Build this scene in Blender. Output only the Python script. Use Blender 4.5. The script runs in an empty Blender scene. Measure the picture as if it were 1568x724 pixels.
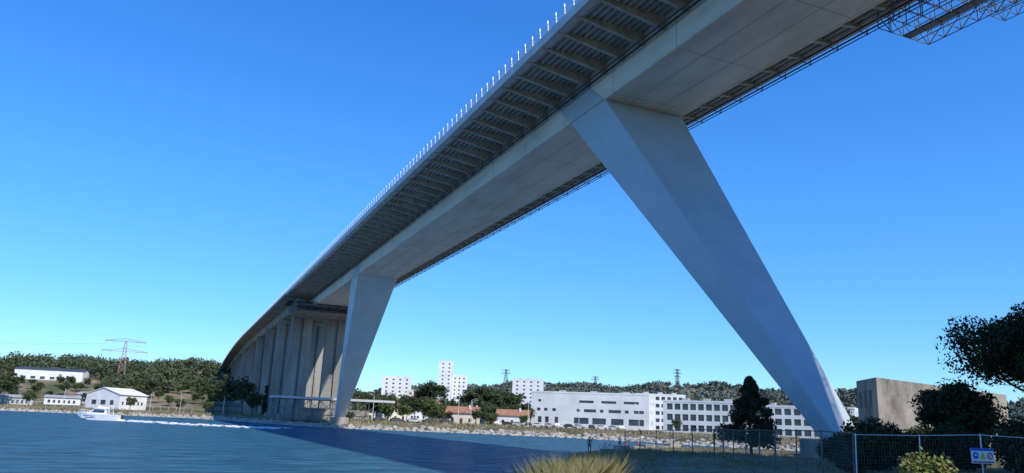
import bpy, math, random
import numpy as np
from mathutils import Vector, Matrix
random.seed(4); rng=np.random.default_rng(7)
EYE=3.3
scene=bpy.context.scene
scene.view_settings.view_transform='Standard'
scene.view_settings.look='None'
scene.view_settings.exposure=0

# ------------------------------------------------------------------ materials
def mat(name,c1,c2=None,scale=1.0,rough=0.8,bump=0.0,bscale=None,metal=0.0,detail=6,c3=None,stretch=(1,1,1),spec=0.3,lo=.35,hi=.65):
    m=bpy.data.materials.new(name); m.use_nodes=True
    nt=m.node_tree; b=nt.nodes['Principled BSDF']
    b.inputs['Roughness'].default_value=rough; b.inputs['Metallic'].default_value=metal
    b.inputs['Specular IOR Level'].default_value=spec
    b.inputs['Base Color'].default_value=(*c1,1)
    geo=nt.nodes.new('ShaderNodeNewGeometry'); mp=nt.nodes.new('ShaderNodeMapping'); mp.inputs['Scale'].default_value=stretch
    nt.links.new(geo.outputs['Position'],mp.inputs['Vector'])
    if c2 is not None:
        n=nt.nodes.new('ShaderNodeTexNoise'); n.inputs['Scale'].default_value=scale; n.inputs['Detail'].default_value=detail
        n.inputs['Roughness'].default_value=.65
        nt.links.new(mp.outputs[0],n.inputs['Vector'])
        r=nt.nodes.new('ShaderNodeValToRGB'); e=r.color_ramp.elements
        e[0].position=lo; e[1].position=hi; e[0].color=(*c1,1); e[1].color=(*c2,1)
        if c3 is not None:
            x=e.new((lo+hi)/2); x.color=(*c3,1)
        nt.links.new(n.outputs['Fac'],r.inputs['Fac']); nt.links.new(r.outputs['Color'],b.inputs['Base Color'])
    if bump>0:
        n2=nt.nodes.new('ShaderNodeTexNoise'); n2.inputs['Scale'].default_value=bscale or scale*4; n2.inputs['Detail'].default_value=5
        nt.links.new(mp.outputs[0],n2.inputs['Vector'])
        bp=nt.nodes.new('ShaderNodeBump'); bp.inputs['Strength'].default_value=bump; bp.inputs['Distance'].default_value=.2
        nt.links.new(n2.outputs['Fac'],bp.inputs['Height']); nt.links.new(bp.outputs[0],b.inputs['Normal'])
    return m

def add_seams(m,axes,width,dark=.55):
    """thin dark joint lines: axes = list of (axis 0/1/2, period, offset)"""
    nt=m.node_tree; b=nt.nodes['Principled BSDF']
    geo=nt.nodes.new('ShaderNodeNewGeometry'); sp=nt.nodes.new('ShaderNodeSeparateXYZ'); nt.links.new(geo.outputs['Position'],sp.inputs[0])
    prev=None
    for ax,per,off in axes:
        a=nt.nodes.new('ShaderNodeMath'); a.operation='ADD'; a.inputs[1].default_value=off+1000*per
        nt.links.new(sp.outputs[ax],a.inputs[0])
        w=nt.nodes.new('ShaderNodeMath'); w.operation='MODULO'; w.inputs[1].default_value=per; nt.links.new(a.outputs[0],w.inputs[0])
        l=nt.nodes.new('ShaderNodeMath'); l.operation='LESS_THAN'; l.inputs[1].default_value=width; nt.links.new(w.outputs[0],l.inputs[0])
        if prev is None: prev=l
        else:
            mx=nt.nodes.new('ShaderNodeMath'); mx.operation='MAXIMUM'; nt.links.new(prev.outputs[0],mx.inputs[0]); nt.links.new(l.outputs[0],mx.inputs[1]); prev=mx
    src=b.inputs['Base Color'].links[0].from_socket
    mix=nt.nodes.new('ShaderNodeMix'); mix.data_type='RGBA'; mix.blend_type='MULTIPLY'
    nt.links.new(prev.outputs[0],mix.inputs[0]); nt.links.new(src,mix.inputs[6]); mix.inputs[7].default_value=(dark,dark,dark,1)
    nt.links.new(mix.outputs[2],b.inputs['Base Color'])

M={}
M['leg']=mat('painted_steel_leg',(.36,.44,.49),(.43,.50,.54),.25,.5,spec=.35)
M['girder']=mat('painted_steel_girder',(.54,.52,.45),(.72,.69,.61),.35,.6,c3=(.65,.62,.55),stretch=(1,.25,1))
add_seams(M['girder'],[(1,12.0,3.0),(0,3.6,-1.6)],.10,.5)
M['rib']=mat('painted_steel_rib',(.32,.30,.26),(.50,.48,.42),.8,.7)
M['edge']=mat('edge_beam_steel',(.44,.45,.45),(.58,.58,.57),.4,.6)
M['post']=mat('galvanised_post',(.62,.63,.64),(.74,.74,.74),2,.45,metal=.2)
M['dark']=mat('dark_steel',(.035,.038,.042),(.08,.08,.085),2,.6)
M['scaf']=mat('scaffold_tube',(.10,.13,.17),(.2,.22,.25),2,.5,metal=.3)
M['asph']=mat('asphalt',(.045,.045,.047),(.06,.06,.06),3,.9)
M['conc']=mat('pier_concrete',(.20,.19,.17),(.34,.32,.285),.25,.9,bump=.2,bscale=2,c3=(.27,.255,.225),stretch=(1,1,.15))
add_seams(M['conc'],[(2,3.0,0)],.09,.65)
M['conc2']=mat('weathered_concrete',(.14,.13,.115),(.40,.36,.29),.35,.9,bump=.3,bscale=3,c3=(.29,.26,.22),stretch=(1,1,.6))
M['white']=mat('white_render',(.66,.66,.65),(.80,.80,.78),.15,.8)
M['cream']=mat('cream_render',(.62,.55,.44),(.74,.67,.56),.2,.85)
M['grey']=mat('grey_cladding',(.40,.41,.42),(.52,.52,.52),.2,.7)
M['glass']=mat('window_glass',(.02,.03,.045),(.06,.08,.10),.3,.12,spec=.6)
M['roof']=mat('terracotta_tiles',(.28,.12,.07),(.42,.22,.13),.8,.85,bump=.4,bscale=3)
M['flat']=mat('flat_roof',(.30,.30,.30),(.40,.40,.39),.3,.9)
M['trunk']=mat('bark',(.07,.05,.04),(.14,.11,.085),3,.95,bump=.4)
M['leafp']=mat('pine_foliage',(.030,.045,.022),(.085,.105,.045),.35,.75,c3=(.052,.072,.032),spec=.15)
M['leafd']=mat('dark_foliage',(.013,.026,.012),(.042,.056,.024),.6,.75,spec=.15)
M['leafg']=mat('green_foliage',(.05,.08,.028),(.12,.145,.055),.4,.7,spec=.15)
M['leafy']=mat('yellow_green_foliage',(.13,.15,.035),(.26,.25,.08),1.5,.75,spec=.15)
M['forest']=mat('forest_foliage',(.045,.062,.034),(.115,.13,.07),.06,.8,c3=(.075,.095,.05),spec=.1)
M['hill']=mat('hazed_hill_foliage',(.085,.11,.095),(.17,.185,.15),.012,.9,c3=(.12,.145,.12),spec=.05)  # distance haze painted into the leaf colour: paler and bluer than near forest
M['dry']=mat('dry_grass',(.24,.19,.11),(.42,.35,.22),1.2,.9,spec=.1)
M['drygreen']=mat('dry_green_grass',(.13,.125,.05),(.32,.27,.14),.9,.9,spec=.1)
M['straw']=mat('straw_grass',(.24,.20,.09),(.42,.35,.19),1.4,.9,c3=(.27,.25,.11),spec=.1)
M['rock']=mat('rock',(.24,.215,.18),(.50,.46,.39),.8,.9,bump=.4,bscale=4)
M['red']=mat('red_paint',(.55,.04,.03),(.62,.07,.04),2,.5)
M['orange']=mat('oxide_lattice_paint',(.32,.19,.16),(.40,.26,.22),.2,.6)
M['hiviz']=mat('hi_vis_cloth',(.75,.12,.03),(.8,.2,.05),6,.8)
M['blue']=mat('blue_sign',(.02,.10,.5),(.03,.13,.55),6,.5)
M['yellow']=mat('yellow_sign',(.8,.55,.03),(.85,.6,.05),6,.5)
M['signw']=mat('sign_white',(.72,.74,.76),(.8,.8,.8),6,.5)
M['gel']=mat('gelcoat_white',(.78,.79,.80),(.82,.82,.82),1,.25,spec=.5)
M['skin']=mat('skin',(.45,.27,.19),(.5,.31,.22),10,.6)
M['cloth']=mat('dark_cloth',(.03,.035,.05),(.06,.065,.08),8,.9)
M['cloth2']=mat('olive_cloth',(.12,.13,.06),(.18,.18,.09),8,.9)
M['wire']=mat('fence_wire',(.20,.21,.22),(.32,.32,.32),4,.5,metal=.5)
M['wiredark']=mat('rusty_fence_post',(.09,.08,.075),(.18,.16,.14),4,.7)

# ------------------------------------------------------------------ mesh tools
def fastmesh(name,V,F,mats,midx=None,smooth=False):
    V=np.asarray(V,np.float32); F=np.asarray(F,np.int32); k=F.shape[1]
    me=bpy.data.meshes.new(name)
    me.vertices.add(len(V)); me.vertices.foreach_set('co',V.ravel())
    me.loops.add(F.size); me.loops.foreach_set('vertex_index',F.ravel())
    me.polygons.add(len(F)); me.polygons.foreach_set('loop_start',np.arange(0,F.size,k,dtype=np.int32))
    me.polygons.foreach_set('loop_total',np.full(len(F),k,np.int32))
    if midx is not None: me.polygons.foreach_set('material_index',np.asarray(midx,np.int32))
    if smooth: me.polygons.foreach_set('use_smooth',np.ones(len(F),bool))
    for m in mats: me.materials.append(m)
    me.update(calc_edges=True); me.validate()
    return me
def link(ob,parent=None):
    scene.collection.objects.link(ob)
    if parent: ob.parent=parent
    return ob
def empty(name,loc=(0,0,0),rz=0,scale=1):
    e=bpy.data.objects.new(name,None); e.location=loc; e.rotation_euler=(0,0,rz); e.scale=(scale,)*3
    e.empty_display_size=.5
    return link(e)
class MB:
    def __init__(s): s.v=[]; s.f=[]; s.m=[]; s.mats=[]; s.cur=0
    def use(s,m):
        if m not in s.mats: s.mats.append(m)
        s.cur=s.mats.index(m); return s
    def add(s,vs,fs):
        o=len(s.v); s.v+= [tuple(p) for p in vs]
        for f in fs: s.f.append(tuple(i+o for i in f)); s.m.append(s.cur)
    def box(s,x0,x1,y0,y1,z0,z1):
        s.add([(x0,y0,z0),(x1,y0,z0),(x1,y1,z0),(x0,y1,z0),(x0,y0,z1),(x1,y0,z1),(x1,y1,z1),(x0,y1,z1)],
              [(0,3,2,1),(4,5,6,7),(0,1,5,4),(1,2,6,5),(2,3,7,6),(3,0,4,7)])
    def hexa(s,b,t):
        s.add(list(b)+list(t),[(0,3,2,1),(4,5,6,7),(0,1,5,4),(1,2,6,5),(2,3,7,6),(3,0,4,7)])
    def obox(s,o,ex,ey,ez):
        o,ex,ey,ez=map(Vector,(o,ex,ey,ez)); b=[o,o+ex,o+ex+ey,o+ey]; s.hexa(b,[p+ez for p in b])
    def tube(s,p0,p1,r0,r1=None,n=6,cap=True):
        if r1 is None:r1=r0
        p0=Vector(p0);p1=Vector(p1);d=(p1-p0)
        if d.length<1e-6:return
        d.normalize(); a=d.orthogonal().normalized(); b=d.cross(a)
        vs=[]
        for p,r in((p0,r0),(p1,r1)):
            for i in range(n):
                t=2*math.pi*i/n; vs.append(p+a*math.cos(t)*r+b*math.sin(t)*r)
        fs=[(i,(i+1)%n,n+(i+1)%n,n+i) for i in range(n)]
        if cap: fs+=[tuple(range(n))[::-1],tuple(range(n,2*n))]
        s.add(vs,fs)
    def prism(s,poly,axis,a0,a1):
        def P(p,a):
            return (p[0],a,p[1]) if axis=='y' else ((a,p[0],p[1]) if axis=='x' else (p[0],p[1],a))
        n=len(poly); vs=[P(p,a0) for p in poly]+[P(p,a1) for p in poly]
        s.add(vs,[tuple(range(n)),tuple(range(n,2*n))[::-1]]+[(i,n+i,n+(i+1)%n,(i+1)%n) for i in range(n)])
    def disc(s,c,r,ax,ay,n=20):
        c=Vector(c);ax=Vector(ax);ay=Vector(ay)
        s.add([c+ax*r*math.cos(2*math.pi*i/n)+ay*r*math.sin(2*math.pi*i/n) for i in range(n)],[tuple(range(n))])
    def obj(s,name,parent=None,smooth=False,bevel=0):
        me=bpy.data.meshes.new(name); me.from_pydata(s.v,[],s.f)
        for m in s.mats: me.materials.append(m)
        me.polygons.foreach_set('material_index',s.m)
        import bmesh
        bm=bmesh.new(); bm.from_mesh(me); bmesh.ops.recalc_face_normals(bm,faces=bm.faces[:]); bm.to_mesh(me); bm.free()
        if smooth: me.polygons.foreach_set('use_smooth',[True]*len(me.polygons))
        me.update()
        ob=bpy.data.objects.new(name,me)
        if bevel:
            md=ob.modifiers.new('bevel','BEVEL'); md.width=bevel; md.segments=2; md.limit_method='ANGLE'
        return link(ob,parent)

# ------------------------------------------------------------------ terrain
near=[(-3400,120),(-200,8),(-20,16),(3,20),(10,27),(18,40),(24.5,53),(34,66),(42,79),(52,88),(60,87),(72,75),(100,60),(150,30),(260,-40),(3400,-900)]
far=[(3400,-650),(420,20),(220,75),(150,97),(124,114),(113,146),(104,188),(80,207),(47,222),(36,250),(24,320),(11,362),(-30,382),(-67,398),(-200,470),(-3400,1500)]
WP=np.array(near+far,float)
def shore(X,Y):
    X=np.asarray(X,float);Y=np.asarray(Y,float)
    D=np.full(X.shape,1e9); ins=np.zeros(X.shape,bool)
    n=len(WP)
    for i in range(n):
        ax,ay=WP[i];bx,by=WP[(i+1)%n]; dx,dy=bx-ax,by-ay
        t=np.clip(((X-ax)*dx+(Y-ay)*dy)/(dx*dx+dy*dy),0,1)
        D=np.minimum(D,np.hypot(X-ax-t*dx,Y-ay-t*dy))
        if dy!=0:
            c=((ay>Y)!=(by>Y))&(X<(dx)*(Y-ay)/dy+ax); ins^=c
    return D,ins
def ss(t): t=np.clip(t,0,1); return t*t*(3-2*t)
def hgt(X,Y):
    X=np.asarray(X,float);Y=np.asarray(Y,float)
    wob=.8*np.sin(X*.31+Y*.17)+.6*np.sin(Y*.43-X*.21)+.4*np.sin(X*.9)*np.cos(Y*.8)
    D,ins=shore(X,Y); D2=np.maximum(D+wob*ss(D/6)*.6,0)
    farside=(Y>100)|((X>100)&(Y>60-.6*(X-150)))
    land=np.where(farside,2.3*(1-np.exp(-D2/8)),1.65*(1-np.exp(-D2/8)))
    th=np.degrees(np.arctan2(X,Y)); rho=np.hypot(X,Y)
    h=31*ss((Y-425)/250)*(1-ss((X-70)/100))*(.93+.09*np.sin(X*.021+1)+.05*np.sin(X*.06))
    h+=11*ss((Y-330)/300)*ss((X-70)/100)
    amp=(60+12*np.sin(th*.10-2.3)+5*np.sin(th*.55)+3*np.sin(th*1.3+1))*ss((th-8)/10)
    h+=amp*np.exp(-((rho-1650)/330)**2)
    h+=25*np.exp(-((rho-2600)/500)**2)
    land=land+np.where(farside,h,0)+ .06*np.sin(X*1.1)*np.sin(Y*1.3)*ss(D/3)
    return np.where(ins,-2.6*(1-np.exp(-D/4)),land)
def hz(x,y): return float(hgt(np.array([x]),np.array([y]))[0])
N=460; t=np.linspace(-1,1,N); ax=3400*np.sinh(5.2*t)/math.sinh(5.2)
gx,gy=np.meshgrid(ax+30,ax+70); gz=hgt(gx,gy)
V=np.stack([gx.ravel(),gy.ravel(),gz.ravel()],1)
i,j=np.meshgrid(np.arange(N-1),np.arange(N-1)); a=(j*N+i).ravel()
F=np.stack([a,a+1,a+N+1,a+N],1)
gm=mat('terrain_soil_grass',(.13,.108,.07),(.30,.24,.165),.12,.95,bump=.5,bscale=1.5,c3=(.20,.165,.105),spec=.1)
nt=gm.node_tree;b=nt.nodes['Principled BSDF'];src=b.inputs['Base Color'].links[0].from_socket
geo=nt.nodes.new('ShaderNodeNewGeometry');n=nt.nodes.new('ShaderNodeTexNoise');n.inputs['Scale'].default_value=.035;n.inputs['Detail'].default_value=5
nt.links.new(geo.outputs['Position'],n.inputs['Vector']);r=nt.nodes.new('ShaderNodeValToRGB');r.color_ramp.elements[0].position=.5;r.color_ramp.elements[1].position=.64
nt.links.new(n.outputs['Fac'],r.inputs['Fac']);mx=nt.nodes.new('ShaderNodeMix');mx.data_type='RGBA';nt.links.new(r.outputs['Color'],mx.inputs[0]);nt.links.new(src,mx.inputs[6]);mx.inputs[7].default_value=(.085,.095,.045,1);nt.links.new(mx.outputs[2],b.inputs['Base Color'])
link(bpy.data.objects.new('ground',fastmesh('ground',V,F,[gm],smooth=True)))

# water: blue volume colour plus wind-ruffled surface reflection
wm=bpy.data.materials.new('sea_water');wm.use_nodes=True;nt=wm.node_tree;nt.nodes.remove(nt.nodes['Principled BSDF'])
out=nt.nodes['Material Output']
geo=nt.nodes.new('ShaderNodeNewGeometry')
hs=None
for sc,st,am in((.5,(1,2.0,1),1.6),(1.9,(1,1.7,1),.9),(.09,(1,1.6,1),3.4)):
    mp=nt.nodes.new('ShaderNodeMapping');mp.inputs['Scale'].default_value=st;mp.inputs['Rotation'].default_value=(0,0,.4);nt.links.new(geo.outputs['Position'],mp.inputs[0])
    n=nt.nodes.new('ShaderNodeTexNoise');n.inputs['Scale'].default_value=sc;n.inputs['Detail'].default_value=4;nt.links.new(mp.outputs[0],n.inputs['Vector'])
    m_=nt.nodes.new('ShaderNodeMath');m_.operation='MULTIPLY';m_.inputs[1].default_value=am;nt.links.new(n.outputs['Fac'],m_.inputs[0])
    if hs is None:hs=m_
    else:
        ad=nt.nodes.new('ShaderNodeMath');ad.operation='ADD';nt.links.new(hs.outputs[0],ad.inputs[0]);nt.links.new(m_.outputs[0],ad.inputs[1]);hs=ad
bp=nt.nodes.new('ShaderNodeBump');bp.inputs['Strength'].default_value=1;bp.inputs['Distance'].default_value=.75
nt.links.new(hs.outputs[0],bp.inputs['Height'])
df=nt.nodes.new('ShaderNodeBsdfDiffuse')
n=nt.nodes.new('ShaderNodeTexNoise');n.inputs['Scale'].default_value=.35;n.inputs['Detail'].default_value=8;n.inputs['Roughness'].default_value=.75
mp=nt.nodes.new('ShaderNodeMapping');mp.inputs['Scale'].default_value=(.6,2.2,1);mp.inputs['Rotation'].default_value=(0,0,.4);nt.links.new(geo.outputs['Position'],mp.inputs[0]);nt.links.new(mp.outputs[0],n.inputs['Vector'])
r=nt.nodes.new('ShaderNodeValToRGB');r.color_ramp.elements[0].position=.4;r.color_ramp.elements[1].position=.62;r.color_ramp.elements[0].color=(.012,.055,.090,1);r.color_ramp.elements[1].color=(.045,.155,.230,1)
nt.links.new(n.outputs['Fac'],r.inputs['Fac']);nt.links.new(r.outputs['Color'],df.inputs['Color'])
gl=nt.nodes.new('ShaderNodeBsdfGlossy');gl.inputs['Roughness'].default_value=.14;gl.inputs['Color'].default_value=(.9,.96,1,1);nt.links.new(bp.outputs[0],gl.inputs['Normal'])
fr=nt.nodes.new('ShaderNodeFresnel');fr.inputs['IOR'].default_value=1.33;nt.links.new(bp.outputs[0],fr.inputs['Normal'])
mm=nt.nodes.new('ShaderNodeMath');mm.operation='MULTIPLY';mm.inputs[1].default_value=.72;nt.links.new(fr.outputs[0],mm.inputs[0])
ms=nt.nodes.new('ShaderNodeMixShader');nt.links.new(mm.outputs[0],ms.inputs[0]);nt.links.new(df.outputs[0],ms.inputs[1]);nt.links.new(gl.outputs[0],ms.inputs[2]);nt.links.new(ms.outputs[0],out.inputs[0])
w=MB().use(wm);w.add([(-3300,-1500,0),(3300,-1500,0),(3300,3300,0),(-3300,3300,0)],[(0,1,2,3)]);w.obj('water')

# ------------------------------------------------------------------ bridge
Z=lambda u:u+EYE
XL,XR=33.0,61.0; BL,BR=41.6,52.4
Y0,Y1=-5.0,278.0
br=empty('road_bridge')
def dzp(y):
    return -1.95e-4*max(0,y-440)**2 -1.95e-4*max(0,-160-y)**2
m=MB().use(M['rib']); m.box(XL+.3,XR-.3,Y0,Y1,Z(41.55),Z(41.9)); m.obj('deck_plate',br)
m=MB().use(M['asph']); m.box(XL+.6,XR-.6,Y0,Y1,Z(41.905),Z(42.0)); m.obj('carriageway',br)
m=MB().use(M['edge'])
for x0,x1 in((XL-.05,XL+.29),(XR-.29,XR+.05)):
    m.box(x0,x1,Y0,Y1,Z(41.15),Z(42.2))
m.box(XL+.30,XL+.9,Y0,Y1,Z(41.15),Z(41.22)); m.box(XR-.9,XR-.30,Y0,Y1,Z(41.15),Z(41.22))
m.box(XL+.30,XL+1.0,Y0,Y1,Z(42.01),Z(42.35)); m.box(XR-1.0,XR-.30,Y0,Y1,Z(42.01),Z(42.35)); m.box(46.8,47.2,Y0,Y1,Z(42.01),Z(42.8))
m.obj('edge_beams',br)
m=MB().use(M['girder'])
prof=[(BL,41.54),(BL,37.0),(BL+.15,36.93),(BR-.15,36.93),(BR,37.0),(BR,41.54)]
m.prism([(x,Z(u)) for x,u in prof],'y',Y0,Y1)
m.obj('box_girder',br)
m=MB().use(M['rib'])
for s_ in(0,1):
    bx,ex=(BL,XL+.3) if s_==0 else (BR,XR-.3)
    sg=-1 if s_==0 else 1
    y=Y0+1.5
    while y<Y1:
        o=bx+sg*.003
        m.prism([(o,Z(41.54)),(ex,Z(41.54)),(ex,Z(41.16)),(o,Z(39.9))],'y',y-.05,y+.05)
        m.prism([(o,Z(39.9)),(ex,Z(41.16)),(ex,Z(41.12)),(o,Z(39.82))],'y',y-.22,y+.22)
        y+=3.9
    x=min(bx,ex)+.7
    while x<max(bx,ex)-.5:
        m.box(x,x+.26,Y0,Y1,Z(41.24),Z(41.545)); x+=.75
m.obj('cantilever_ribs',br)
m=MB().use(M['dark'])
for x in(BL-.5,BL-1.1): m.tube((x,Y0,Z(39.75)),(x,Y1,Z(39.75)),.11)
m.tube((XR-1.2,Y0,Z(40.7)),(XR-1.2,Y1,Z(40.7)),.12)
m.tube((XR+.25,Y0,Z(41.0)),(XR+.25,Y1,Z(41.0)),.10); m.tube((XR+.25,Y0,Z(40.6)),(XR+.25,Y1,Z(40.6)),.06)
y=Y0+1.5
while y<Y1:
    m.tube((XR+.25,y,Z(41.9)),(XR+.25,y,Z(40.5)),.06,n=4); m.tube((XR+.25,y,Z(40.6)),(XR-1.2,y,Z(40.7)),.05,n=4); y+=3.9
m.obj('service_pipes',br)
m=MB().use(M['post'])
for x in(XL+.1,XR-.1):
    y=Y0
    sg=-1 if x<47 else 1
    while y<640:
        o=dzp(y)
        m.obox((x-.05,y-.09,Z(42.2)+o),(.1,0,0),(0,.18,0),(sg*.12,0,1.45)); y+=2.0
m.use(M['edge'])
for x in(XL+.1,XR-.1):
    sg=-1 if x<47 else 1
    ys=[-5,278,440]+list(range(455,641,15))
    for a_,b_ in zip(ys[:-1],ys[1:]):
        for h in(.35,.7,1.05): m.tube((x+sg*h*.08+.05,a_,Z(42.2+h)+dzp(a_)),(x+sg*h*.08+.05,b_,Z(42.2+h)+dzp(b_)),.035,n=4)
m.obj('parapet_railing',br)
def approach(ys,name):
    m=MB().use(M['conc'])
    pr=[(XL,42.2),(XL+.4,42.2),(XL+.4,42.0),(XR-.4,42.0),(XR-.4,42.2),(XR,42.2),(XR,41.3),(56.2,40.9),(55.4,38.2),(38.6,38.2),(37.8,40.9),(XL,41.3)]
    n=len(pr); vs=[];fs=[]
    for y in ys:
        for x,u in pr: vs.append((x,y,Z(u)+dzp(y)))
    for k in range(len(ys)-1):
        for i in range(n): fs.append((k*n+i,k*n+(i+1)%n,(k+1)*n+(i+1)%n,(k+1)*n+i))
    fs.append(tuple(range(n)));fs.append(tuple(range((len(ys)-1)*n,len(ys)*n)))
    m.add(vs,fs); m.obj(name,br)
approach([278.4]+list(range(290,700,12)),'concrete_approach_deck')
approach(list(range(-330,-10,12))+[-5.4],'concrete_approach_deck_south')
pys=[286+42*k for k in range(8)]+[-8-42*k for k in range(5)]
for k,py in enumerate(pys):
    m=MB().use(M['conc'])
    for x0,x1 in((37.2,44.3),(49.7,56.8)):
        zb=hz((x0+x1)/2,py)-1; zt=Z(38.15)+dzp(py)
        if zt-zb<3: continue
        xm=(x0+x1)/2
        for xa,xb in((x0,xm-.5),(xm+.5,x1)):
            m.hexa([(xa-.1,py-1.7,zb),(xb+.1,py-1.7,zb),(xb+.1,py+1.7,zb),(xa-.1,py+1.7,zb)],[(xa,py-1.2,zt-1.6),(xb,py-1.2,zt-1.6),(xb,py+1.2,zt-1.6),(xa,py+1.2,zt-1.6)])
        m.box(xm-.41,xm+.41,py-.7,py+.7,zb,zt-1.61)
        m.box(x0-.5,x1+.5,py-1.6,py+1.6,zt-1.597,zt)
        m.box(x0-1.5,x1+1.5,py-3,py+3,zb-1,zb+2.4)
    if m.v: m.obj('pier_columns',br,bevel=.08)
def leg(dt0,dt1,db0,db1,name):
    m=MB().use(M['leg'])
    zt=Z(36.925); zb=2.9
    b_=[(46.0,db0,zb),(48.5,db0,zb),(48.5,db1,zb),(46.0,db1,zb)]
    t_=[(BL+.02,dt0,zt),(BR-.02,dt0,zt),(BR-.02,dt1,zt),(BL+.02,dt1,zt)]
    m.hexa(b_,t_); m.obj(name,br,bevel=.12)
    m=MB().use(M['conc2']); m.box(44.9,49.6,min(db0,db1)-1.2,max(db0,db1)+1.2,-1,3.0); m.obj(name+'_footing',br,bevel=.1)
leg(71,79.5,43.6,45.4,'inclined_leg_south')
leg(199,207.5,234,236.4,'inclined_leg_north')
m=MB().use(M['leg'])
for y0,y1,y2,y3 in((71,79.5,84,76),(199,207.5,203,195)):
    m.prism([(y0,Z(36.95)),(y1,Z(36.95)),(y2,Z(41.0)),(y3,Z(41.0))],'x',BL-.03,BL-.004)
m.obj('knee_plates',br)
def lattice(m,x0,x1,y0,y1,z0,z1,dx,dy,dzz,r):
    xs=np.arange(x0,x1+.01,dx);ys=np.arange(y0,y1+.01,dy);zs=np.arange(z0,z1+.01,dzz)
    for x in xs:
        for y in ys: m.tube((x,y,z0),(x,y,zs[-1]+.6),r,n=4)
    for z in zs:
        for x in xs: m.tube((x,y0,z),(x,ys[-1],z),r,n=4)
        for y in ys: m.tube((x0,y,z),(xs[-1],y,z),r,n=4)
    for k,x in enumerate(xs[:-1]):
        for z in zs[:-1]:
            m.tube((x,y0,z),(x+dx,y0,z+dzz),r,n=4); m.tube((x,ys[-1],z+dzz),(x+dx,ys[-1],z),r,n=4)
    for y in ys[:-1]:
        for z in zs[:-1]:
            m.tube((x0,y,z),(x0,y+dy,z+dzz),r,n=4); m.tube((xs[-1],y+dy,z),(xs[-1],y,z+dzz),r,n=4)
m=MB().use(M['scaf'])
lattice(m,35,60,262,284,Z(34.6),Z(37.6),2.5,2.5,1.5,.07)
m.use(M['conc2']); m.box(34.8,60.2,262,283,Z(36.4),Z(36.48)); m.box(34.8,60.2,264,284.3,Z(34.4),Z(34.48))
m.use(M['dark']); m.box(33.2,60.5,270,285,Z(38.25),Z(38.33)); m.box(36,58,276,285,Z(37.2),Z(38.2))
m.obj('junction_scaffold',br)
m=MB().use(M['scaf'])
lattice(m,58.5,65.5,37,47.5,Z(38.8),Z(40.3),1.75,1.75,1.5,.05)
lattice(m,65.5,69,37,42,Z(39.6),Z(41.1),1.75,1.25,1.5,.04)
for y in np.arange(37,50,3.5):
    m.tube((60,y,Z(38.8)),(60,y,Z(41.5)),.05); m.tube((65.5,y,Z(40.3)),(61,y,Z(43.0)),.04)
m.box(61.8,63.0,37,47.5,Z(38.84),Z(38.88))
m.obj('suspended_scaffold',br)
sc=empty('scaffold_platform')
m=MB().use(M['scaf']); lattice(m,31,69,258,266,2.4,8.2,3.8,4,2.9,.11); m.use(M['grey']); m.box(30,70,257,267,8.25,9.0); m.use(M['conc2']); m.box(38,62,260,265,1.6,5.6); m.obj('platform_frame',sc)

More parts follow.
